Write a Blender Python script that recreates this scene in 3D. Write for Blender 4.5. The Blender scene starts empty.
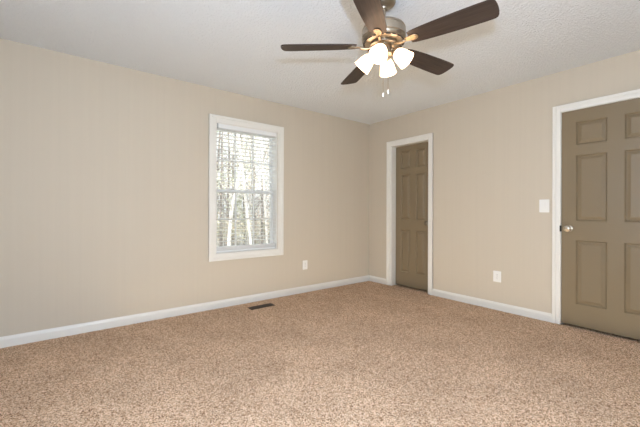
import bpy, bmesh, math, random
import numpy as np
from mathutils import Vector, Matrix

random.seed(7)
np.random.seed(7)
PI = math.pi
scene = bpy.context.scene
COL = scene.collection

# ----------------------------------------------------------------- camera
CX, CY, CZ = -3.81274, -3.6181, 1.08615
YAW, ROLL, FPX = 0.66441, 0.00303, 331.9
cd = bpy.data.cameras.new('camera')
cam = bpy.data.objects.new('camera', cd)
COL.objects.link(cam)
fw = Vector((math.sin(YAW), math.cos(YAW), 0))
rt0 = Vector((math.cos(YAW), -math.sin(YAW), 0))
up0 = Vector((0, 0, 1))
rt = rt0 * math.cos(ROLL) + up0 * math.sin(ROLL)
up = up0 * math.cos(ROLL) - rt0 * math.sin(ROLL)
M = Matrix((rt, up, -fw)).transposed().to_4x4()
M.translation = (CX, CY, CZ)
cam.matrix_world = M
cd.sensor_width = 36
cd.lens = 36 * FPX / 640
cd.shift_y = -2.64 / 640
cd.clip_start = 0.02
cd.clip_end = 300
scene.camera = cam

# ------------------------------------------------------- world, sun, lights
scene.view_settings.view_transform = 'Standard'
scene.view_settings.look = 'None'
scene.view_settings.exposure = 0.0
scene.view_settings.gamma = 1
scene.view_settings.use_curve_mapping = False

world = bpy.data.worlds.new('sky')
scene.world = world
world.use_nodes = True
wn, wl = world.node_tree.nodes, world.node_tree.links
wn.clear()
wo = wn.new('ShaderNodeOutputWorld')
wb = wn.new('ShaderNodeBackground')
sk = wn.new('ShaderNodeTexSky')
sk.sky_type = 'PREETHAM'
sk.turbidity = 6.0
sk.sun_direction = Vector((-0.45, -0.62, 0.64)).normalized()
wmix = wn.new('ShaderNodeMix')
wmix.data_type = 'RGBA'
wmix.inputs[0].default_value = 0.75
wmix.inputs[7].default_value = (0.62, 0.66, 0.70, 1)
wl.new(sk.outputs[0], wmix.inputs[6])
wl.new(wmix.outputs[2], wb.inputs[0])
wb.inputs[1].default_value = 2.6
wl.new(wb.outputs[0], wo.inputs[0])


def look_quat(loc, target):
    return (Vector(target) - Vector(loc)).to_track_quat('-Z', 'Y').to_euler()


def lamp(name, kind, loc, target, energy, color, **kw):
    ld = bpy.data.lights.new(name, kind)
    ld.energy = energy
    ld.color = color
    for k, v in kw.items():
        setattr(ld, k, v)
    o = bpy.data.objects.new(name, ld)
    o.location = loc
    if target is not None:
        o.rotation_euler = look_quat(loc, target)
    COL.objects.link(o)
    return o


lamp('sun', 'SUN', (-20, -30, 30), (-20 + 0.45, -30 + 0.62, 30 - 0.64), 5.2, (1.0, 0.96, 0.88), angle=0.01)
# photographer's hand-held flash just above the camera
lamp('camera_flash', 'POINT', (-3.665, -3.61, 1.43), None, 208, (0.58, 0.745, 0.98), shadow_soft_size=0.03)
lamp('ceiling_fill', 'AREA', (-1.75, -1.75, 0.025), (-1.75, -1.749, 2.44), 23, (1.0, 0.845, 0.61), shape='SQUARE', size=3.3)  # added warm fill light just above the floor, aimed up to brighten the ceiling


# ---------------------------------------------------------------- materials
def srgb(r, g, b):
    f = lambda c: (c / 255 / 12.92) if c / 255 <= 0.04045 else ((c / 255 + 0.055) / 1.055) ** 2.4
    return (f(r), f(g), f(b), 1)


def mat(name, col, rough=0.6, metal=0.0, spec=0.5, **kw):
    m = bpy.data.materials.new(name)
    m.use_nodes = True
    b = m.node_tree.nodes['Principled BSDF']
    b.inputs['Base Color'].default_value = col
    b.inputs['Roughness'].default_value = rough
    b.inputs['Metallic'].default_value = metal
    b.inputs['Specular IOR Level'].default_value = spec
    for k, v in kw.items():
        b.inputs[k].default_value = v
    return m


def nd(m, t, **kw):
    n = m.node_tree.nodes.new(t)
    for k, v in kw.items():
        if k in n.inputs:
            n.inputs[k].default_value = v
        else:
            setattr(n, k, v)
    return n


def lk(m, a, b):
    m.node_tree.links.new(a, b)


def bsdf(m):
    return m.node_tree.nodes['Principled BSDF']


def coords(m, scale=(1, 1, 1)):
    tc = nd(m, 'ShaderNodeTexCoord')
    mp = nd(m, 'ShaderNodeMapping')
    mp.inputs['Scale'].default_value = scale
    lk(m, tc.outputs['Object'], mp.inputs['Vector'])
    return mp.outputs['Vector']


def ramp(m, fac, stops):
    r = nd(m, 'ShaderNodeValToRGB')
    el = r.color_ramp.elements
    while len(el) < len(stops):
        el.new(0.5)
    for e, (p, c) in zip(el, stops):
        e.position = p
        e.color = c
    lk(m, fac, r.inputs['Fac'])
    return r.outputs['Color']


def noise(m, vec, scale, detail=2.0, rough=0.5):
    n = nd(m, 'ShaderNodeTexNoise')
    n.inputs['Scale'].default_value = scale
    n.inputs['Detail'].default_value = detail
    n.inputs['Roughness'].default_value = rough
    lk(m, vec, n.inputs['Vector'])
    return n.outputs['Fac']


def bump(m, height, strength, dist):
    b = nd(m, 'ShaderNodeBump')
    b.inputs['Strength'].default_value = strength
    b.inputs['Distance'].default_value = dist
    lk(m, height, b.inputs['Height'])
    lk(m, b.outputs['Normal'], bsdf(m).inputs['Normal'])


MT = {}
# painted wall with faint upright ridges of the panelling under the paint
w = MT['wall'] = mat('wall_paint', (0.585, 0.492, 0.392, 1), 0.75, spec=0.25)
v = coords(w, (1, 1, 0.012))
lk(w, ramp(w, noise(w, v, 26, 3, 0.7), [(0.35, (0.568, 0.494, 0.394, 1)), (0.65, (0.580, 0.505, 0.403, 1))]), bsdf(w).inputs['Base Color'])
bump(w, noise(w, v, 30, 3, 0.6), 0.06, 0.006)

c = MT['ceiling'] = mat('ceiling_texture', (0.760, 0.785, 0.810, 1), 0.9, spec=0.1)
v = coords(c)
n1 = noise(c, v, 55, 4, 0.65)
bump(c, ramp(c, n1, [(0.40, (0, 0, 0, 1)), (0.62, (1, 1, 1, 1))]), 0.8, 0.006)

MT['trim'] = mat('trim_white', (0.775, 0.745, 0.685, 1), 0.4, spec=0.4)
d = MT['door'] = mat('door_paint', (0.215, 0.160, 0.094, 1), 0.38, spec=0.45)
v = coords(d, (1, 1, 0.06))
bump(d, noise(d, v, 110, 3, 0.6), 0.10, 0.002)

f = MT['carpet'] = mat('carpet_frieze', (0.4, 0.28, 0.19, 1), 0.95, spec=0.05)
v = coords(f)
vo = nd(f, 'ShaderNodeTexVoronoi')
vo.inputs['Scale'].default_value = 200
lk(f, v, vo.inputs['Vector'])
sx = nd(f, 'ShaderNodeSeparateColor')
lk(f, vo.outputs['Color'], sx.inputs[0])
ad = nd(f, 'ShaderNodeMath', operation='ADD')
m1 = nd(f, 'ShaderNodeMath', operation='MULTIPLY')
m1.inputs[1].default_value = 0.36
lk(f, sx.outputs[0], m1.inputs[0])
m2 = nd(f, 'ShaderNodeMath', operation='MULTIPLY')
m2.inputs[1].default_value = 0.55
lk(f, noise(f, v, 150, 3, 0.75), m2.inputs[0])
lk(f, m1.outputs[0], ad.inputs[0])
lk(f, m2.outputs[0], ad.inputs[1])
col_f = ramp(f, ad.outputs[0], [(0.24, (0.085, 0.034, 0.017, 1)), (0.36, (0.42, 0.250, 0.143, 1)), (0.47, (0.705, 0.468, 0.310, 1)), (0.66, (0.89, 0.69, 0.51, 1))])
broad = ramp(f, noise(f, v, 2.2, 3, 0.6), [(0.3, (0.86, 0.855, 0.85, 1)), (0.7, (1.06, 1.06, 1.06, 1))])
mx = nd(f, 'ShaderNodeMix', data_type='RGBA', blend_type='MULTIPLY')
mx.inputs[0].default_value = 1
lk(f, col_f, mx.inputs[6])
lk(f, broad, mx.inputs[7])
lk(f, mx.outputs[2], bsdf(f).inputs['Base Color'])
bump(f, noise(f, v, 160, 3, 0.7), 0.6, 0.01)

MT['nickel'] = mat('brushed_nickel', (0.42, 0.36, 0.285, 1), 0.34, metal=1.0)
MT['warm_metal'] = mat('warm_nickel', (0.34, 0.27, 0.185, 1), 0.36, metal=1.0)  # gold-toned metal of the blade brackets, lamp arms and sockets
MT['knob_nickel'] = mat('satin_nickel', (0.60, 0.55, 0.47, 1), 0.22, metal=1.0)
MT['dark_nickel'] = mat('dark_nickel', (0.20, 0.17, 0.13, 1), 0.38, metal=1.0)  # darker nickel for the closet door knob
MT['dark_slot'] = mat('dark_slot', (0.035, 0.028, 0.022, 1), 0.7)
MT['black'] = mat('black_metal', (0.02, 0.018, 0.016, 1), 0.5, metal=0.4)
bl = MT['blade'] = mat('dark_walnut', (0.05, 0.032, 0.024, 1), 0.42, spec=0.24)
v = coords(bl, (1.0, 16, 16))
lk(bl, ramp(bl, noise(bl, v, 6, 4, 0.65), [(0.3, (0.022, 0.014, 0.011, 1)), (0.7, (0.060, 0.040, 0.031, 1))]), bsdf(bl).inputs['Base Color'])
MT['blade_edge'] = bl
MT['plastic'] = mat('white_plastic', (0.82, 0.80, 0.76, 1), 0.35)
MT['slat'] = mat('blind_white', (0.80, 0.80, 0.785, 1), 0.5)
MT['clip'] = mat('grey_clip', (0.36, 0.36, 0.35, 1), 0.5)
MT['cord'] = mat('cord_white', (0.75, 0.74, 0.70, 1), 0.8)
MT['vinyl'] = mat('window_vinyl', (0.80, 0.78, 0.74, 1), 0.4)
MT['vent'] = mat('brown_vent', (0.045, 0.028, 0.015, 1), 0.55)
MT['exterior'] = mat('exterior_siding', (0.55, 0.53, 0.50, 1), 0.8)

sh = MT['shade'] = mat('frosted_glass_lit', (0.9, 0.88, 0.84, 1), 0.4)
bsdf(sh).inputs['Emission Color'].default_value = (1.0, 0.62, 0.35, 1)
bsdf(sh).inputs['Emission Strength'].default_value = 5.0
bu = MT['bulb'] = mat('lit_bulb', (1, 1, 1, 1), 0.5)
bsdf(bu).inputs['Emission Color'].default_value = (1.0, 0.70, 0.44, 1)
bsdf(bu).inputs['Emission Strength'].default_value = 10.0

g = MT['glass'] = bpy.data.materials.new('window_glass')
g.use_nodes = True
gn = g.node_tree.nodes
gn.remove(gn['Principled BSDF'])
tr = gn.new('ShaderNodeBsdfTransparent')
gl = gn.new('ShaderNodeBsdfGlossy')
gl.inputs['Roughness'].default_value = 0.02
ms = gn.new('ShaderNodeMixShader')
ms.inputs[0].default_value = 0.05
tr.inputs[0].default_value = (0.96, 0.97, 0.965, 1)
g.node_tree.links.new(tr.outputs[0], ms.inputs[1])
g.node_tree.links.new(gl.outputs[0], ms.inputs[2])
g.node_tree.links.new(ms.outputs[0], gn['Material Output'].inputs[0])

s = MT['screen'] = bpy.data.materials.new('insect_screen')
s.use_nodes = True
sn = s.node_tree.nodes
sn.remove(sn['Principled BSDF'])
tr = sn.new('ShaderNodeBsdfTransparent')
df = sn.new('ShaderNodeBsdfDiffuse')
df.inputs[0].default_value = (0.30, 0.30, 0.30, 1)
ms = sn.new('ShaderNodeMixShader')
ms.inputs[0].default_value = 0.14
s.node_tree.links.new(tr.outputs[0], ms.inputs[1])
s.node_tree.links.new(df.outputs[0], ms.inputs[2])
s.node_tree.links.new(ms.outputs[0], sn['Material Output'].inputs[0])


def foliage_mat(name, ca, cb):
    m = mat(name, ca, 0.8, spec=0.2)
    lk(m, ramp(m, noise(m, coords(m), 3.0, 3, 0.6), [(0.35, ca), (0.65, cb)]), bsdf(m).inputs['Base Color'])
    return m


MT['bark_pale'] = foliage_mat('pale_bark', (0.86, 0.84, 0.80, 1), (0.74, 0.71, 0.66, 1))  # glare on the sunlit trunks is put into this pale bark colour
MT['bark_grey'] = foliage_mat('grey_bark', (0.32, 0.29, 0.27, 1), (0.24, 0.22, 0.20, 1))
MT['leaf_yellow'] = foliage_mat('yellow_green_leaf', (0.56, 0.57, 0.42, 1), (0.68, 0.62, 0.48, 1))
MT['leaf_green'] = foliage_mat('green_leaf', (0.30, 0.34, 0.22, 1), (0.44, 0.48, 0.32, 1))
MT['leaf_tan'] = foliage_mat('tan_leaf', (0.60, 0.48, 0.38, 1), (0.70, 0.60, 0.50, 1))
MT['ground'] = foliage_mat('leaf_litter', (0.56, 0.48, 0.42, 1), (0.46, 0.46, 0.36, 1))


# ------------------------------------------------------------ mesh helpers
class MB:
    def __init__(self):
        self.bm = bmesh.new()

    def quad(self, pts):
        vs = [self.bm.verts.new(p) for p in pts]
        return self.bm.faces.new(vs)

    def box(self, lo, hi, mtx=None):
        x0, y0, z0 = lo
        x1, y1, z1 = hi
        P = [(x0, y0, z0), (x1, y0, z0), (x1, y1, z0), (x0, y1, z0), (x0, y0, z1), (x1, y0, z1), (x1, y1, z1), (x0, y1, z1)]
        vs = [self.bm.verts.new(mtx @ Vector(p) if mtx else p) for p in P]
        for f in ((0, 3, 2, 1), (4, 5, 6, 7), (0, 1, 5, 4), (1, 2, 6, 5), (2, 3, 7, 6), (3, 0, 4, 7)):
            self.bm.faces.new([vs[i] for i in f])
        return self

    def lathe(self, prof, n=32, mtx=None, cap0=True, cap1=True):
        rings = []
        for r, z in prof:
            ring = []
            for i in range(n):
                a = 2 * PI * i / n
                p = Vector((r * math.cos(a), r * math.sin(a), z))
                ring.append(self.bm.verts.new(mtx @ p if mtx else p))
            rings.append(ring)
        for a, b in zip(rings, rings[1:]):
            for i in range(n):
                j = (i + 1) % n
                self.bm.faces.new((a[i], a[j], b[j], b[i]))
        if cap0:
            self.bm.faces.new(rings[0][::-1])
        if cap1:
            self.bm.faces.new(rings[-1])
        return self

    def tube(self, pts, radii, n=8):
        pts = [Vector(p) for p in pts]
        if not hasattr(radii, '__len__'):
            radii = [radii] * len(pts)
        rings = []
        ref = None
        for i, p in enumerate(pts):
            t = (pts[min(i + 1, len(pts) - 1)] - pts[max(i - 1, 0)]).normalized()
            if ref is None:
                ref = Vector((1, 0, 0)) if abs(t.x) < 0.8 else Vector((0, 1, 0))
            u = (ref - t * ref.dot(t)).normalized()
            w_ = t.cross(u)
            ref = u
            rings.append([self.bm.verts.new(p + (u * math.cos(2 * PI * k / n) + w_ * math.sin(2 * PI * k / n)) * radii[i]) for k in range(n)])
        for a, b in zip(rings, rings[1:]):
            for k in range(n):
                j = (k + 1) % n
                self.bm.faces.new((a[k], a[j], b[j], b[k]))
        self.bm.faces.new(rings[0][::-1])
        self.bm.faces.new(rings[-1])
        return self

    def plate(self, outline, z0, z1, mtx=None):
        """extruded flat outline (x, y) between z0 and z1"""
        lo = [self.bm.verts.new(mtx @ Vector((x, y, z0)) if mtx else (x, y, z0)) for x, y in outline]
        hi = [self.bm.verts.new(mtx @ Vector((x, y, z1)) if mtx else (x, y, z1)) for x, y in outline]
        self.bm.faces.new(lo[::-1])
        self.bm.faces.new(hi)
        n = len(lo)
        for i in range(n):
            j = (i + 1) % n
            self.bm.faces.new((lo[i], lo[j], hi[j], hi[i]))
        return self

    def build(self, name, m, parent=None, loc=None, bevel=0, smooth=False, seg=2, normals=True):
        bm = self.bm
        if normals:
            bmesh.ops.recalc_face_normals(bm, faces=bm.faces)
        me = bpy.data.meshes.new(name)
        bm.to_mesh(me)
        bm.free()
        if smooth:
            me.polygons.foreach_set('use_smooth', [True] * len(me.polygons))
            try:
                me.set_sharp_from_angle(angle=math.radians(38))
            except Exception:
                pass
        me.materials.append(m)
        o = bpy.data.objects.new(name, me)
        COL.objects.link(o)
        if parent:
            o.parent = parent
        if loc:
            o.location = loc
        if bevel:
            b = o.modifiers.new('bevel', 'BEVEL')
            b.width = bevel
            b.segments = seg
            b.limit_method = 'ANGLE'
        return o


def struct(o, label=None, cat=None):
    o['kind'] = 'structure'
    if label:
        o['label'] = label
    if cat:
        o['category'] = cat
    return o


def tag(o, label, cat, group=None):
    o['label'] = label
    o['category'] = cat
    if group:
        o['group'] = group
    return o


def thing(name, label, cat, loc, group=None, rotz=0):
    o = bpy.data.objects.new(name, None)
    o.empty_display_size = 0.1
    o.location = loc
    o.rotation_euler = (0, 0, rotz)
    COL.objects.link(o)
    return tag(o, label, cat, group)


def wall(name, m, axis, u0, u1, z0, z1, d0, d1, holes=()):
    """upright slab with rectangular holes; axis 'x' runs along x with depth in y, axis 'y' the other way"""
    us = sorted({u0, u1, *[h[0] for h in holes], *[h[1] for h in holes]})
    zs = sorted({z0, z1, *[h[2] for h in holes], *[h[3] for h in holes]})
    nu, nz = len(us) - 1, len(zs) - 1

    def solid(i, j):
        if i < 0 or j < 0 or i >= nu or j >= nz:
            return False
        a, b = (us[i] + us[i + 1]) / 2, (zs[j] + zs[j + 1]) / 2
        return not any(h[0] < a < h[1] and h[2] < b < h[3] for h in holes)
    mb = MB()
    P = (lambda u, dd, z: (u, dd, z)) if axis == 'x' else (lambda u, dd, z: (dd, u, z))
    for i in range(nu):
        for j in range(nz):
            if not solid(i, j):
                continue
            a, b, e, t = us[i], us[i + 1], zs[j], zs[j + 1]
            for dd in (d0, d1):
                mb.quad([P(a, dd, e), P(b, dd, e), P(b, dd, t), P(a, dd, t)])
            if not solid(i - 1, j):
                mb.quad([P(a, d0, e), P(a, d1, e), P(a, d1, t), P(a, d0, t)])
            if not solid(i + 1, j):
                mb.quad([P(b, d0, e), P(b, d1, e), P(b, d1, t), P(b, d0, t)])
            if not solid(i, j - 1):
                mb.quad([P(a, d0, e), P(b, d0, e), P(b, d1, e), P(a, d1, e)])
            if not solid(i, j + 1):
                mb.quad([P(a, d0, t), P(b, d0, t), P(b, d1, t), P(a, d1, t)])
    bmesh.ops.remove_doubles(mb.bm, verts=mb.bm.verts, dist=1e-5)
    return struct(mb.build(name, m))


# --------------------------------------------------------------- room shell
H = 2.44
X0, Y0 = -4.35, -4.37
T = 0.14
WX0, WX1, WZ0, WZ1 = -2.452, -1.662, 0.601, 2.072      # window opening
CY0, CY1, CZ1 = -1.070, -0.440, 2.037                  # closet doorway
DY0, DY1, DZ1 = -3.355, -2.528, 2.045                  # entry doorway
wall('wall_left', MT['wall'], 'x', X0 - T, T, 0, H, 0, T, [(WX0, WX1, WZ0, WZ1)])
wall('wall_right', MT['wall'], 'y', Y0, 0, 0, H, 0, T, [(CY0, CY1, 0, CZ1), (DY0, DY1, 0, DZ1)])
wall('wall_back', MT['wall'], 'x', X0 - T, T, 0, H, Y0 - T, Y0)
wall('wall_side', MT['wall'], 'y', Y0, 0, 0, H, X0 - T, X0)
# shell of the closet and of the hall behind the two doors
wall('wall_closet', MT['wall'], 'y', Y0 - T, T, 0, H, 1.2, 1.3)
wall('wall_closet_side', MT['wall'], 'x', T, 1.2, 0, H, -1.72, -1.62)
wall('wall_closet_end', MT['wall'], 'x', T, 1.2, 0, H, 0.04, T)
wall('wall_hall_end', MT['wall'], 'x', T, 1.2, 0, H, Y0 - T, Y0)
struct(MB().box((X0 - T, Y0 - T, H), (1.3, T, H + 0.2)).build('ceiling', MT['ceiling']))


def carpet():
    step = 0.010
    xs = np.arange(X0, 1e-6, step)
    xs[-1] = 0.0
    ys = np.arange(Y0, 1e-6, step)
    ys[-1] = 0.0
    nx, ny = len(xs), len(ys)
    gx, gy = np.meshgrid(xs, ys, indexing='ij')
    z = np.random.uniform(-1, 1, (nx, ny))
    z = (z + 0.35 * np.roll(z, 1, 0) + 0.35 * np.roll(z, 1, 1)) * 0.0017 - 0.003
    jx = np.random.uniform(-1, 1, (nx, ny)) * 0.003
    jy = np.random.uniform(-1, 1, (nx, ny)) * 0.003
    jx[[0, -1], :] = 0
    jy[:, [0, -1]] = 0
    gx, gy = gx + jx, gy + jy
    co = np.stack([gx, gy, z], -1).reshape(-1, 3)
    # shallow cut in the carpet where the floor register sits
    i0 = np.arange(nx - 1)[:, None] * ny + np.arange(ny - 1)[None, :]
    quads = np.stack([i0, i0 + ny, i0 + ny + 1, i0 + 1], -1).reshape(-1, 4)
    me = bpy.data.meshes.new('floor')
    me.vertices.add(len(co))
    me.vertices.foreach_set('co', co.ravel())
    me.loops.add(quads.size)
    me.loops.foreach_set('vertex_index', quads.ravel().astype(np.int32))
    me.polygons.add(len(quads))
    me.polygons.foreach_set('loop_start', np.arange(0, quads.size, 4, dtype=np.int32))
    me.update(calc_edges=True)
    me.validate()
    me.materials.append(MT['carpet'])
    o = bpy.data.objects.new('floor', me)
    COL.objects.link(o)
    return struct(o)


carpet()
struct(MB().box((X0 - T, Y0 - T, -0.2), (1.3, T, -0.012)).build('floor_slab', MT['carpet']))


# baseboards: moulded profile swept along each wall
def baseboard(name, axis, a, b):
    prof = [(0, 0), (-0.014, 0), (-0.014, 0.062), (-0.011, 0.071), (-0.006, 0.079), (-0.004, 0.086), (0, 0.086)]
    mb = MB()
    ring = []
    for u in (a, b):
        ring.append([mb.bm.verts.new((u, d_, z_ - 0.004) if axis == 'x' else (d_, u, z_ - 0.004)) for d_, z_ in prof])
    n = len(prof)
    for i in range(n):
        j = (i + 1) % n
        mb.bm.faces.new((ring[0][i], ring[0][j], ring[1][j], ring[1][i]))
    mb.bm.faces.new(ring[0])
    mb.bm.faces.new(ring[1][::-1])
    return struct(mb.build(name, MT['trim']))


baseboard('baseboard_left', 'x', X0, 0)
baseboard('baseboard_right', 'y', -0.361, -0.014)
baseboard('baseboard_right', 'y', -2.462, -1.130)
baseboard('baseboard_right', 'y', Y0, -3.423)


# ------------------------------------------------------------------- trims
def casing_piece(mb, axis, rect, depth=0.017, side=-1):
    """one flat board with a raised outer bead, rect = (u0,u1,z0,z1)"""
    u0, u1, z0, z1 = rect
    if axis == 'x':
        mb.box((u0, -depth, z0), (u1, 0.0, z1))
    else:
        mb.box((-depth, u0, z0), (0.0, u1, z1))


def door_casing(name, yo0, yi0, yi1, yo1, zi, zo, jamb, stop_at, t=0.012):
    mb = MB()
    # two steps of moulding: inner thin, outer thick
    for (a, b, c0, c1, top0, top1, dp) in ((yo0, yi0, yi1, yo1, zi, zo, 0.012), (yo0, yo0 + 0.030, yo1 - 0.030, yo1, zo - 0.030, zo, 0.019)):
        mb.box((-dp, a, -0.004), (0, b, top1))
        mb.box((-dp, c0, -0.004), (0, c1, top1))
        mb.box((-dp, b, top0), (0, c0, top1))
    o = struct(mb.build(name, MT['trim'], bevel=0.003))
    # jamb lining and stop
    j = MB()
    j.box((-0.002, yi0 - 0.002, -0.004), (jamb, yi0 + t, zi))
    j.box((-0.002, yi1 - t, -0.004), (jamb, yi1 + 0.002, zi))
    j.box((-0.002, yi0, zi - t), (jamb, yi1, zi + 0.002))
    if stop_at is not None:
        j.box((stop_at, yi0, -0.004), (stop_at + 0.03, yi0 + t + 0.010, zi))
        j.box((stop_at, yi1 - t - 0.010, -0.004), (stop_at + 0.03, yi1, zi))
        j.box((stop_at, yi0, zi - t - 0.010), (stop_at + 0.03, yi1, zi))
    j.build('door_jamb', MT['trim'], o)
    return o


door_casing('trim_1', -1.130, -1.070, -0.436, -0.361, 2.037, 2.104, 0.138, None)
door_casing('trim_2', -3.424, -3.356, -2.527, -2.461, 2.045, 2.110, 0.138, 0.045, 0.003)


# ------------------------------------------------------------------- doors
def panel_door(name, label, y_left, y_right, z0, z1, x_face, cols, rows, knob_y, knob_z, knob_mat, thick=0.035):
    """six-panel door; y_left > y_right; cols/rows are panel extents"""
    root = MB()
    ys = sorted({y_left, y_right, *[v_ for c_ in cols for v_ in c_]})
    zs = sorted({z0, z1, *[v_ for r_ in rows for v_ in r_]})
    bm = root.bm

    def is_panel(a, b, c_, d_):
        ym, zm = (a + b) / 2, (c_ + d_) / 2
        return any(min(q) < ym < max(q) for q in cols) and any(min(q) < zm < max(q) for q in rows)
    for i in range(len(ys) - 1):
        for k in range(len(zs) - 1):
            a, b, c_, d_ = ys[i], ys[i + 1], zs[k], zs[k + 1]
            if is_panel(a, b, c_, d_):
                # sticking moulding, sunk groove, raised field
                steps = [(0, 0), (0.005, 0.007), (0.010, 0.0125), (0.016, 0.0125), (0.040, 0.0015)]
                prev = None
                for ins, dp in steps:
                    ring = [bm.verts.new((x_face + dp, yy, zz)) for yy, zz in ((a + ins, c_ + ins), (b - ins, c_ + ins), (b - ins, d_ - ins), (a + ins, d_ - ins))]
                    if prev:
                        for q in range(4):
                            bm.faces.new((prev[q], prev[(q + 1) % 4], ring[(q + 1) % 4], ring[q]))
                    prev = ring
                bm.faces.new(prev)
            else:
                root.quad([(x_face, a, c_), (x_face, b, c_), (x_face, b, d_), (x_face, a, d_)])
    xb = x_face + thick
    root.quad([(xb, ys[0], z0), (xb, ys[-1], z0), (xb, ys[-1], z1), (xb, ys[0], z1)])
    for yy in (ys[0], ys[-1]):
        for k in range(len(zs) - 1):
            root.quad([(x_face, yy, zs[k]), (xb, yy, zs[k]), (xb, yy, zs[k + 1]), (x_face, yy, zs[k + 1])])
    for zz in (z0, z1):
        for i in range(len(ys) - 1):
            root.quad([(x_face, ys[i], zz), (xb, ys[i], zz), (xb, ys[i + 1], zz), (x_face, ys[i + 1], zz)])
    bmesh.ops.remove_doubles(bm, verts=bm.verts, dist=1e-5)
    o = struct(root.build(name, MT['door']), label, 'door')
    kn = MB()
    mt = Matrix.Translation((x_face, knob_y, knob_z)) @ Matrix.Rotation(-PI / 2, 4, 'Y')
    kn.lathe([(0.012, 0.006), (0.0115, 0.024), (0.016, 0.030), (0.026, 0.037), (0.0310, 0.047), (0.0295, 0.057), (0.022, 0.064), (0.010, 0.0675)], 28, mt)
    k = kn.build('door_knob', knob_mat, o, smooth=True)
    MB().lathe([(0.032, 0.0), (0.032, 0.003), (0.027, 0.0065), (0.013, 0.008)], 28, mt).build('rosette', MT['nickel'], k, smooth=True)
    return o


ROWS = [(0.220, 0.818), (1.000, 1.614), (1.712, 1.926)]
dc = panel_door('door_1', 'narrow taupe six-panel closet door near the corner of the room', -0.455, -1.055, 0.012, 2.022, 0.085,
                [(-0.545, -0.703), (-0.805, -0.955)], [(0.212, 0.817), (0.965, 1.610), (1.698, 1.950)], -1.008, 0.925, MT['dark_nickel'])
de = panel_door('door_2', 'wide taupe six-panel door at the right edge of the photo', -2.5325, -3.350, 0.016, 2.040, 0.001,
                [(-2.646, -2.871), (-2.987, -3.215)], ROWS, -2.592, 0.926, MT['knob_nickel'])
# black latch plate on the jamb side of the wide door
MB().box((-0.0145, -2.5320, 0.894), (0.003, -2.5215, 0.952)).build('strike_plate', MT['black'], de)
# hinges, at the far edge
for hz in (0.25, 1.05, 1.80):
    MB().lathe([(0.006, -0.045), (0.006, 0.045)], 12, Matrix.Translation((-0.006, -3.3535, hz))).build('hinge', MT['nickel'], de, smooth=True)

# ------------------------------------------------------------------ window
win = MB()
for (i0, dp) in ((0.0, 0.013), (0.048, 0.019)):
    a0, a1, b0, b1 = -2.531, -1.578, 0.525, 2.146
    t_ = 0.078 - i0
    win.box((a0, -dp, b0), (a0 + t_, 0, b1))
    win.box((a1 - t_, -dp, b0), (a1, 0, b1))
    win.box((a0 + t_, -dp, b1 - t_), (a1 - t_, 0, b1))
    win.box((a0 + t_, -dp, b0), (a1 - t_, 0, b0 + t_))
window = struct(win.build('window_1', MT['trim'], bevel=0.003), 'white double-hung window with a picture-frame casing', 'window')
jm = MB()
t_ = 0.010
jm.box((WX0 - 0.001, -0.002, WZ0), (WX0 + t_, T + 0.01, WZ1))
jm.box((WX1 - t_, -0.002, WZ0), (WX1 + 0.001, T + 0.01, WZ1))
jm.box((WX0, -0.002, WZ0 - 0.001), (WX1, T + 0.01, WZ0 + t_))
jm.box((WX0, -0.002, WZ1 - t_), (WX1, T + 0.01, WZ1 + 0.001))
jm.build('window_jamb', MT['trim'], window)


def sash(name, z0, z1, y0, y1, bot, top):
    mb = MB()
    xa, xb = WX0 + 0.010, WX1 - 0.010
    sw = 0.036
    mb.box((xa, y0, z0), (xa + sw, y1, z1))
    mb.box((xb - sw, y0, z0), (xb, y1, z1))
    mb.box((xa + sw, y0, z0), (xb - sw, y1, z0 + bot))
    mb.box((xa + sw, y0, z1 - top), (xb - sw, y1, z1))
    o = mb.build(name, MT['vinyl'], window, bevel=0.002)
    gx0, gx1 = xa + sw, xb - sw
    gz0, gz1 = z0 + bot, z1 - top
    mu = MB()
    ym = (y0 + y1) / 2
    for k in (1, 2):
        x_ = gx0 + (gx1 - gx0) * k / 3
        mu.box((x_ - 0.008, ym - 0.006, gz0), (x_ + 0.008, ym + 0.006, gz1))
    z_ = (gz0 + gz1) / 2
    for k in range(3):
        s_ = (gx1 - gx0) / 3
        mu.box((gx0 + s_ * k + (0.008 if k else 0), ym - 0.006, z_ - 0.008), (gx0 + s_ * (k + 1) - (0.008 if k < 2 else 0), ym + 0.006, z_ + 0.008))
    mu.build('muntin', MT['vinyl'], o)
    MB().box((gx0, ym - 0.0015, gz0), (gx1, ym + 0.0015, gz1)).build('pane', MT['glass'], o)
    return o


sash('upper_sash', 1.297, WZ1 - t_, 0.112, 0.138, 0.036, 0.040)
lower = sash('lower_sash', WZ0 + t_, 1.333, 0.084, 0.110, 0.060, 0.034)
lt = MB()
lt.box((-2.30, 0.080, 1.333), (-2.25, 0.108, 1.345))
lt.build('sash_lock', MT['vinyl'], lower)
lt = MB()
lt.box((-1.90, 0.080, 1.333), (-1.85, 0.108, 1.345))
lt.build('sash_lock', MT['vinyl'], lower)
MB().box((WX0 + 0.012, 0.1475, WZ0 + 0.01), (WX1 - 0.012, 0.1485, 1.30)).build('insect_screen', MT['screen'], window)

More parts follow.
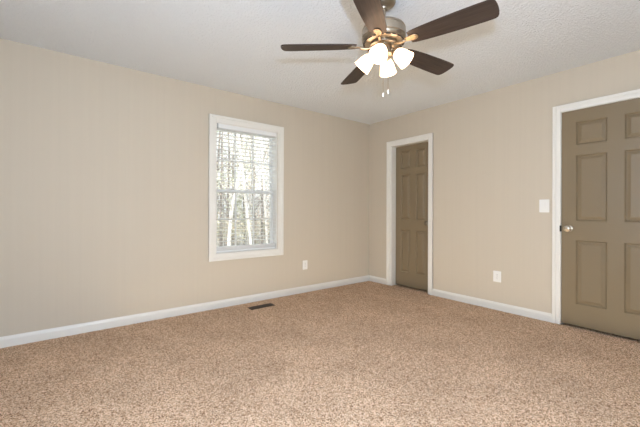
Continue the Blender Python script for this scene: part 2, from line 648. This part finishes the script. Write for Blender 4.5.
# blinds inside the window opening
blind = thing('window_blind', 'white horizontal slat blind with open slats hung inside the window', 'blind', (-2.057, 0.040, WZ1 - t_))
bx0, bx1 = WX0 + 0.014 + 2.057, WX1 - 0.014 + 2.057
B = lambda lo, hi: MB().box(lo, hi)
zt = WZ1 - t_
B((bx0, -0.020, -0.040), (bx1, 0.028, -0.001)).build('headrail', MT['slat'], blind, bevel=0.002)
B((bx0 + 0.018, -0.0345, -0.050), (bx1 + 0.002, -0.0265, 0.0)).build('valance', MT['slat'], blind, bevel=0.002)
B((bx0 - 0.002, -0.040, -0.052), (bx0 + 0.015, 0.0, -0.001)).build('bracket', MT['clip'], blind, bevel=0.001)
slats = MB()
zz = 1.995
nsl = 0
while zz > 0.70:
    # slightly cupped slat
    prof = [(-0.024, -0.0005), (-0.008, 0.0004), (0.008, 0.0004), (0.024, -0.0005)]
    for thick in (0,):
        top = [[slats.bm.verts.new((x_, 0.004 + yy, zz - zt + h_ + 0.0008)) for yy, h_ in prof] for x_ in (bx0, bx1)]
        bot = [[slats.bm.verts.new((x_, 0.004 + yy, zz - zt + h_ - 0.0008)) for yy, h_ in prof] for x_ in (bx0, bx1)]
        for k in range(3):
            slats.bm.faces.new((top[0][k], top[0][k + 1], top[1][k + 1], top[1][k]))
            slats.bm.faces.new((bot[0][k], bot[1][k], bot[1][k + 1], bot[0][k + 1]))
        slats.bm.faces.new((top[0][0], top[1][0], bot[1][0], bot[0][0]))
        slats.bm.faces.new((top[0][3], bot[0][3], bot[1][3], top[1][3]))
        slats.bm.faces.new((top[0][0], bot[0][0], bot[0][1], top[0][1]))
    zz -= 0.0435
    nsl += 1
slats.build('slats', MT['slat'], blind)
stk = MB()
for k in range(6):
    stk.box((bx0, -0.020, 0.640 + k * 0.0062 - zt), (bx1, 0.028, 0.6445 + k * 0.0062 - zt))
stk.build('gathered_slats', MT['slat'], blind)
B((bx0, -0.021, 0.613 - zt), (bx1, 0.029, 0.637 - zt)).build('bottom_rail', MT['slat'], blind, bevel=0.003)
for cx_ in (bx0 + 0.11, 0.0, bx1 - 0.11):
    cm = MB()
    for yy in (-0.022, 0.030):
        cm.tube([(cx_, yy, -0.04), (cx_, yy, 0.637 - zt)], 0.0011, 5)
    cm.build('ladder_cord', MT['cord'], blind)


# --------------------------------------------------------- wall plates, vent
def rounded(w_, h_, r, n=5):
    pts = []
    for sx, sy, a0 in ((1, 1, 0), (-1, 1, 90), (-1, -1, 180), (1, -1, 270)):
        for k in range(n + 1):
            a = math.radians(a0 + 90 * k / n)
            pts.append((sx * (w_ / 2 - r) + r * math.cos(a), sy * (h_ / 2 - r) + r * math.sin(a)))
    return pts


def wall_device(name, label, cat, loc, face, w_, h_, kind, group=None):
    o = thing(name, label, cat, loc, group)
    # plate local axes: x across, y up, z out of the wall
    if face == 'left':
        R = Matrix(((1, 0, 0), (0, 0, -1), (0, 1, 0))).to_4x4()
    else:
        R = Matrix(((0, 0, -1), (-1, 0, 0), (0, 1, 0))).to_4x4()
    MB().plate(rounded(w_, h_, 0.006), 0.0, 0.006, R).build('cover_plate', MT['plastic'], o, bevel=0.002)
    if kind == 'outlet':
        for s_ in (-1, 1):
            off = Matrix.Translation((0, s_ * 0.0195, 0))
            rc = MB().plate(rounded(0.034, 0.028, 0.010), 0.004, 0.0085, R @ off).build('receptacle', MT['plastic'], o, bevel=0.0008)
            sl = MB()
            sl.box((-0.008, 0.000, 0.0080), (-0.006, 0.008, 0.0088), R @ off)
            sl.box((0.006, 0.000, 0.0080), (0.008, 0.007, 0.0088), R @ off)
            sl.lathe([(0.0026, 0.0080), (0.0026, 0.0088)], 10, R @ off @ Matrix.Translation((0, -0.007, 0)))
            sl.build('slots', MT['dark_slot'], rc)
        MB().lathe([(0.003, 0.005), (0.003, 0.0072)], 10, R).build('screw', MT['nickel'], o)
    else:
        ro = MB()
        ro.plate(rounded(0.034, 0.068, 0.003), 0.004, 0.0075, R)
        ro.build('rocker_frame', MT['plastic'], o, bevel=0.0008)
        mt = R @ Matrix.Translation((0, 0, 0.0075)) @ Matrix.Rotation(math.radians(4), 4, 'X')
        MB().box((-0.0145, -0.031, -0.002), (0.0145, 0.031, 0.0025), mt).build('rocker', MT['plastic'], o, bevel=0.0008)
        for s_ in (-1, 1):
            MB().lathe([(0.003, 0.005), (0.003, 0.0072)], 10, R @ Matrix.Translation((0, s_ * 0.048, 0))).build('screw', MT['plastic'], o)
    return o


wall_device('wall_outlet', 'white outlet on the window wall, low to the right of the window', 'outlet', (-1.232, 0, 0.363), 'left', 0.078, 0.122, 'outlet')
wall_device('wall_outlet', 'white outlet low between the two doors', 'outlet', (0, -1.937, 0.366), 'right', 0.084, 0.122, 'outlet')
wall_device('light_switch', 'white rocker light switch beside the wide door', 'switch', (0, -2.389, 1.142), 'right', 0.088, 0.130, 'switch')

vent = thing('floor_register', 'dark brown slotted floor register set in the carpet under the window', 'floor vent', (-2.012, -0.246, -0.002))
fr = MB()
L_, W_ = 0.290, 0.098
fr.box((-L_ / 2, -W_ / 2, -0.006), (L_ / 2, -W_ / 2 + 0.012, 0.006))
fr.box((-L_ / 2, W_ / 2 - 0.012, -0.006), (L_ / 2, W_ / 2, 0.006))
fr.box((-L_ / 2, -W_ / 2 + 0.012, -0.006), (-L_ / 2 + 0.014, W_ / 2 - 0.012, 0.006))
fr.box((L_ / 2 - 0.014, -W_ / 2 + 0.012, -0.006), (L_ / 2, W_ / 2 - 0.012, 0.006))
fr.build('frame', MT['vent'], vent, bevel=0.002)
lv = MB()
nb = 22
for k in range(nb):
    x_ = -L_ / 2 + 0.018 + (L_ - 0.036) * (k + 0.5) / nb
    lv.box((x_ - 0.0022, -W_ / 2 + 0.012, -0.003), (x_ + 0.0022, W_ / 2 - 0.012, 0.0042))
lv.box((-L_ / 2 + 0.014, -0.004, -0.003), (L_ / 2 - 0.014, 0.004, 0.0050))
lv.build('louvers', MT['vent'], vent)
MB().box((-L_ / 2 + 0.010, -W_ / 2 + 0.010, -0.005), (L_ / 2 - 0.010, W_ / 2 - 0.010, 0.0012)).build('duct', MT['black'], vent)

# -------------------------------------------------------------- ceiling fan
FX, FY, FZ = -2.172, -2.183, H
fan = thing('ceiling_fan', 'five-blade dark wood ceiling fan with brushed nickel motor and four lit glass shades', 'ceiling fan', (FX, FY, FZ))
NK = MT['nickel']
MB().lathe([(0.076, 0.0), (0.076, -0.014), (0.070, -0.024), (0.058, -0.034), (0.040, -0.042), (0.030, -0.047), (0.026, -0.055)], 40).build('canopy', NK, fan, smooth=True)
MB().lathe([(0.0135, -0.05), (0.0135, -0.150)], 20).build('downrod', NK, fan, smooth=True)
MB().lathe([(0.020, -0.118), (0.030, -0.122), (0.032, -0.140), (0.045, -0.150), (0.085, -0.157), (0.118, -0.166), (0.134, -0.178), (0.139, -0.190),
            (0.136, -0.193), (0.136, -0.197), (0.140, -0.200), (0.140, -0.240), (0.136, -0.243), (0.136, -0.247), (0.138, -0.250), (0.134, -0.262), (0.120, -0.272), (0.098, -0.278), (0.060, -0.280)], 48).build('motor_housing', NK, fan, smooth=True)
vs_ = MB()
for k in range(20):
    a = 2 * PI * k / 20
    mt = Matrix.Rotation(a, 4, 'Z') @ Matrix.Translation((0.1225, 0, -0.2705)) @ Matrix.Rotation(math.radians(-55), 4, 'Y')
    vs_.box((-0.0030, -0.014, -0.011), (0.0025, 0.014, 0.011), mt)
vs_.build('vent_slots', MT['dark_slot'], fan, bevel=0.001)
MB().lathe([(0.086, -0.279), (0.090, -0.284), (0.090, -0.294), (0.080, -0.299), (0.058, -0.301)], 40).build('flywheel', NK, fan, smooth=True)
MB().lathe([(0.050, -0.299), (0.054, -0.305), (0.054, -0.338), (0.060, -0.342), (0.060, -0.352), (0.052, -0.362), (0.036, -0.374), (0.018, -0.382), (0.008, -0.388), (0.004, -0.396)], 36).build('switch_housing', NK, fan, smooth=True)

TH0 = -0.079
PITCH = math.radians(-12)
ZB = -0.290


def blade_outline():
    top = [(0.175, 0.046), (0.20, 0.054), (0.26, 0.061), (0.36, 0.0675), (0.48, 0.072), (0.58, 0.0735), (0.622, 0.073)]
    tip = [(0.640, 0.0715), (0.651, 0.065), (0.659, 0.051), (0.6635, 0.028), (0.665, 0.0)]
    pts = top + tip
    return pts + [(x_, -y_) for x_, y_ in pts[::-1][1:]]


def bracket_outline():
    half = [(0.070, 0.018), (0.095, 0.016), (0.120, 0.011), (0.145, 0.012), (0.165, 0.017), (0.190, 0.023), (0.210, 0.023), (0.224, 0.016), (0.230, 0.006)]
    return half + [(x_, -y_) for x_, y_ in half[::-1]]


for k in range(5):
    a = TH0 + 2 * PI * k / 5
    rot = Matrix.Rotation(a, 4, 'Z')
    tilt = Matrix.Translation((0, 0, ZB)) @ Matrix.Rotation(PITCH, 4, 'X')
    bl_ = MB().plate(blade_outline(), -0.003, 0.003, None).build('blade', MT['blade'], fan, bevel=0.0012)
    bl_.matrix_local = rot @ tilt
    br = MB()
    br.plate([p for p in bracket_outline() if p[0] > 0.13], -0.0085, -0.0035)
    br.tube([(0.068, 0, -0.004), (0.095, 0, -0.012), (0.120, 0, -0.014), (0.150, 0, -0.008)], [0.010, 0.009, 0.0085, 0.009], 10)
    bo = br.build('blade_bracket', MT['warm_metal'], fan, bevel=0.001, smooth=True)
    bo.matrix_local = rot @ tilt
    for (x_, y_) in ((0.183, 0.013), (0.183, -0.013), (0.215, 0.0)):
        MB().lathe([(0.0055, -0.0085), (0.0050, -0.0105), (0.002, -0.0115)], 10, Matrix.Translation((x_, y_, 0))).build('screw', NK, bo, smooth=True)

for k in range(4):
    a = math.radians(29 + 90 * k)
    rot = Matrix.Rotation(a, 4, 'Z')
    tiltm = rot @ Matrix.Translation((0.070, 0, -0.332)) @ Matrix.Rotation(math.radians(180 - 45), 4, 'Y')
    am = MB()
    am.tube([(0.040, 0, -0.318), (0.054, 0, -0.318), (0.066, 0, -0.326), (0.072, 0, -0.334)], [0.011, 0.010, 0.010, 0.011], 12)
    ao = am.build('lamp_arm', MT['warm_metal'], fan, smooth=True)
    ao.matrix_local = rot
    so = MB().lathe([(0.010, -0.006), (0.022, -0.002), (0.027, 0.006), (0.027, 0.020), (0.025, 0.022)], 24).build('lamp_socket', MT['warm_metal'], fan, smooth=True)
    so.matrix_local = tiltm
    sd = MB()
    outer = [(0.024, 0.016), (0.032, 0.022), (0.040, 0.036), (0.046, 0.056), (0.0505, 0.078), (0.054, 0.098), (0.0575, 0.110)]
    inner = [(r - 0.0035, z) for r, z in outer[::-1]]
    sd.lathe(outer + inner, 36, None, cap0=False, cap1=False)
    so2 = sd.build('lamp_shade', MT['shade'], fan, smooth=True)
    so2.matrix_local = tiltm
    bb = MB().lathe([(0.010, 0.018), (0.012, 0.030), (0.019, 0.050), (0.024, 0.068), (0.022, 0.082), (0.014, 0.091), (0.004, 0.094)], 20).build('light_bulb', MT['bulb'], so2, smooth=True)

for (off, zlow) in ((-0.002, -0.618), (0.030, -0.600)):
    px_, py_ = off * math.cos(-YAW), off * math.sin(-YAW)
    ch = MB()
    n_ = 60
    z_a, z_b = -0.372, zlow + 0.028
    ch.tube([(px_ * 0.9, py_ * 0.9, z_a + 0.02), (px_, py_, z_b)], 0.0012, 5)
    for q in range(n_):
        zc = z_a + (z_b - z_a) * q / n_
        ch.lathe([(0.0006, zc - 0.0015), (0.0017, zc), (0.0006, zc + 0.0015)], 6, Matrix.Translation((px_, py_, 0)))
    co_ = ch.build('pull_chain', NK, fan)
    MB().lathe([(0.0015, zlow + 0.030), (0.005, zlow + 0.024), (0.0062, zlow + 0.010), (0.0055, zlow + 0.002), (0.002, zlow)], 14, Matrix.Translation((px_, py_, 0))).build('chain_pull', MT['plastic'], co_, smooth=True)

# ------------------------------------------------------- outside the window
struct(MB().box((-25, 0.5, -1.4), (40, 60, -0.75)).build('ground', MT['ground']))


def at(x, y, Y):
    """world point on the upright plane y = Y for a measured sight line"""
    d_ = fw * FPX + rt * (x - 320) - up * (y - 213.5 + 2.64)
    t = (Y - CY) / d_.y
    return Vector((CX, CY, CZ)) + d_ * t


def branches(mb, base, direction, length, radius, depth, spread=0.6, n=3):
    p = Vector(base)
    d_ = Vector(direction).normalized()
    pts, rad = [p.copy()], [radius]
    for k in range(3):
        d_ = (d_ + Vector((random.uniform(-1, 1), random.uniform(-1, 1), random.uniform(-0.3, 0.6))) * 0.18).normalized()
        p = p + d_ * length / 3
        pts.append(p.copy())
        rad.append(radius * (1 - 0.25 * (k + 1)))
    mb.tube(pts, rad, 6 if radius > 0.02 else 4)
    tips = [p]
    if depth > 0:
        for q in range(n):
            i = random.randint(1, 3)
            nd_ = (d_ + Vector((random.uniform(-1, 1), random.uniform(-1, 1), random.uniform(-0.4, 0.8))) * spread).normalized()
            tips += branches(mb, pts[i], nd_, length * random.uniform(0.5, 0.75), rad[i] * 0.6, depth - 1, spread, n)
    return tips


def leaves(mb, centers, n, spread, size):
    for _ in range(n):
        c_ = Vector(random.choice(centers)) + Vector((random.gauss(0, spread), random.gauss(0, spread), random.gauss(0, spread)))
        u = Vector((random.uniform(-1, 1), random.uniform(-1, 1), random.uniform(-1, 1))).normalized()
        w_ = u.orthogonal().normalized()
        s_ = size * random.uniform(0.6, 1.3)
        n_ = u.cross(w_) * s_ * 0.12
        mb.bm.faces.new([mb.bm.verts.new(q) for q in (c_ - u * s_, c_ + w_ * s_ * 0.5 + n_, c_ + u * s_, c_ - w_ * s_ * 0.5 + n_)])


def tree(name, label, cat, trunk, radii, bark, leaf, nleaf, seedv, group=None, twigs=9, twig_len=1.3, spread=0.25, leaf_size=0.05):
    random.seed(seedv)
    base = Vector(trunk[0])
    t = thing(name, label, cat, base, group)
    mb = MB()
    loc = [Vector(p) - base for p in trunk]
    mb.tube(loc, radii, 9)
    tips = []
    for q in range(twigs):
        i = random.randint(max(1, len(loc) // 3), len(loc) - 1)
        f_ = random.random()
        p = loc[i - 1].lerp(loc[i], f_)
        d_ = Vector((random.uniform(-1, 1), random.uniform(-0.8, 0.8), random.uniform(0.0, 0.9)))
        tips += branches(mb, p, d_, twig_len * random.uniform(0.6, 1.2), radii[i] * 0.4, 2)
    mb.build('trunk', bark, t)
    if leaf:
        lm = MB()
        leaves(lm, tips or loc, nleaf, spread, leaf_size)
        lm.build('foliage', leaf, t, normals=False)
    return t


def trunk_px(pts, Y):
    return [at(x, y, Y) for x, y in pts]


GZ = -0.76


def down(pts, Y):
    p = trunk_px(pts, Y)
    return [Vector((p[0].x, Y, GZ))] + p


tree('forked_tree', 'pale slender tree crossing the middle of the window, bending right near its foot', 'tree',
     down([(251, 246), (249.5, 232), (247, 212), (245, 195), (243.5, 175), (241.5, 160), (239, 140), (238, 118)], 6.2),
     [0.05, 0.047, 0.044, 0.042, 0.04, 0.036, 0.032, 0.028, 0.02], MT['bark_pale'], MT['leaf_yellow'], 500, 3, twigs=7)
tree('birch_tree', 'pale tree left of the window middle, leaning right as it rises', 'tree',
     down([(229, 240), (230.5, 222), (232.5, 205), (236, 190), (239.5, 172), (243, 150), (246, 125)], 6.8),
     [0.065, 0.062, 0.060, 0.055, 0.048, 0.042, 0.036, 0.03], MT['bark_pale'], MT['leaf_yellow'], 500, 5, twigs=7)
tree('forest_tree', 'pale thin tree standing behind the right side of the window', 'tree',
     down([(267, 243), (266, 225), (265, 208), (264, 190), (262.5, 165), (262, 140), (264, 118)], 8.5),
     [0.05, 0.047, 0.045, 0.042, 0.04, 0.036, 0.033, 0.03], MT['bark_pale'], MT['leaf_tan'], 400, 8, twigs=6)
tree('forest_tree', 'dark twiggy tree with a high fork at the upper right of the window', 'tree',
     down([(262, 240), (262, 200), (262.5, 178), (263, 160), (266.5, 150), (270, 142)], 10),
     [0.06, 0.05, 0.045, 0.045, 0.04, 0.03, 0.02], MT['bark_grey'], MT['leaf_green'], 300, 12, twigs=9)
tree('evergreen_tree', 'dark green tree at the left edge of the window view', 'tree',
     down([(221, 240), (221, 200), (221.5, 180), (222, 150), (222.5, 118)], 9),
     [0.07, 0.06, 0.05, 0.045, 0.035, 0.02], MT['bark_grey'], MT['leaf_green'], 1600, 14, twigs=14, twig_len=0.8, spread=0.16)
# loose wood further back: nothing tells these trees apart
for k in range(18):
    random.seed(100 + k)
    Y = random.uniform(10, 20)
    xp = 212 + 66 * ((k * 0.618) % 1)
    p0 = at(xp, 200, Y)
    lean = random.uniform(-0.6, 0.6)
    hgt = random.uniform(6, 9)
    pts = [Vector((p0.x + lean * f_ * f_ + random.uniform(-0.08, 0.08), Y, GZ + hgt * f_)) for f_ in (0, 0.15, 0.3, 0.5, 0.7, 0.85, 1)]
    rr = random.uniform(0.05, 0.09)
    tree('forest_tree', 'thin bare tree among many in the bright wood beyond the window', 'tree', pts, [rr * (1 - 0.12 * q) for q in range(7)],
         MT['bark_pale'] if k % 3 == 0 else MT['bark_grey'], (MT['leaf_yellow'], MT['leaf_tan'], MT['leaf_green'])[k % 3], 420, 200 + k, 'trees of the far wood', twigs=22, twig_len=1.5, spread=0.35, leaf_size=0.05)


def shrub(label, xp, Y, leaf, n, hgt, wid, seedv, group=None):
    random.seed(seedv)
    p0 = at(xp, 240, Y)
    t = thing('shrub', label, 'shrub', (p0.x, Y, GZ), group)
    mb = MB()
    tips = []
    for q in range(7):
        d_ = Vector((random.uniform(-1, 1) * wid, random.uniform(-1, 1) * wid, 1))
        tips += branches(mb, (random.uniform(-0.1, 0.1), random.uniform(-0.1, 0.1), 0), d_, hgt * random.uniform(0.5, 0.8), 0.014, 2)
    mb.build('stem', MT['bark_grey'], t)
    lm = MB()
    leaves(lm, tips, n, 0.14, 0.045)
    lm.build('foliage', leaf, t, normals=False)


for k in range(10):
    shrub('low leafy shrub in the undergrowth beyond the window', 211 + 6.8 * k + (k % 2) * 3, 8.6 + (k * 37 % 10) * 0.45, (MT['leaf_yellow'], MT['leaf_tan'], MT['leaf_green'])[(k * 2) % 3], 500, 1.3, 0.5, 400 + k, 'undergrowth shrubs')
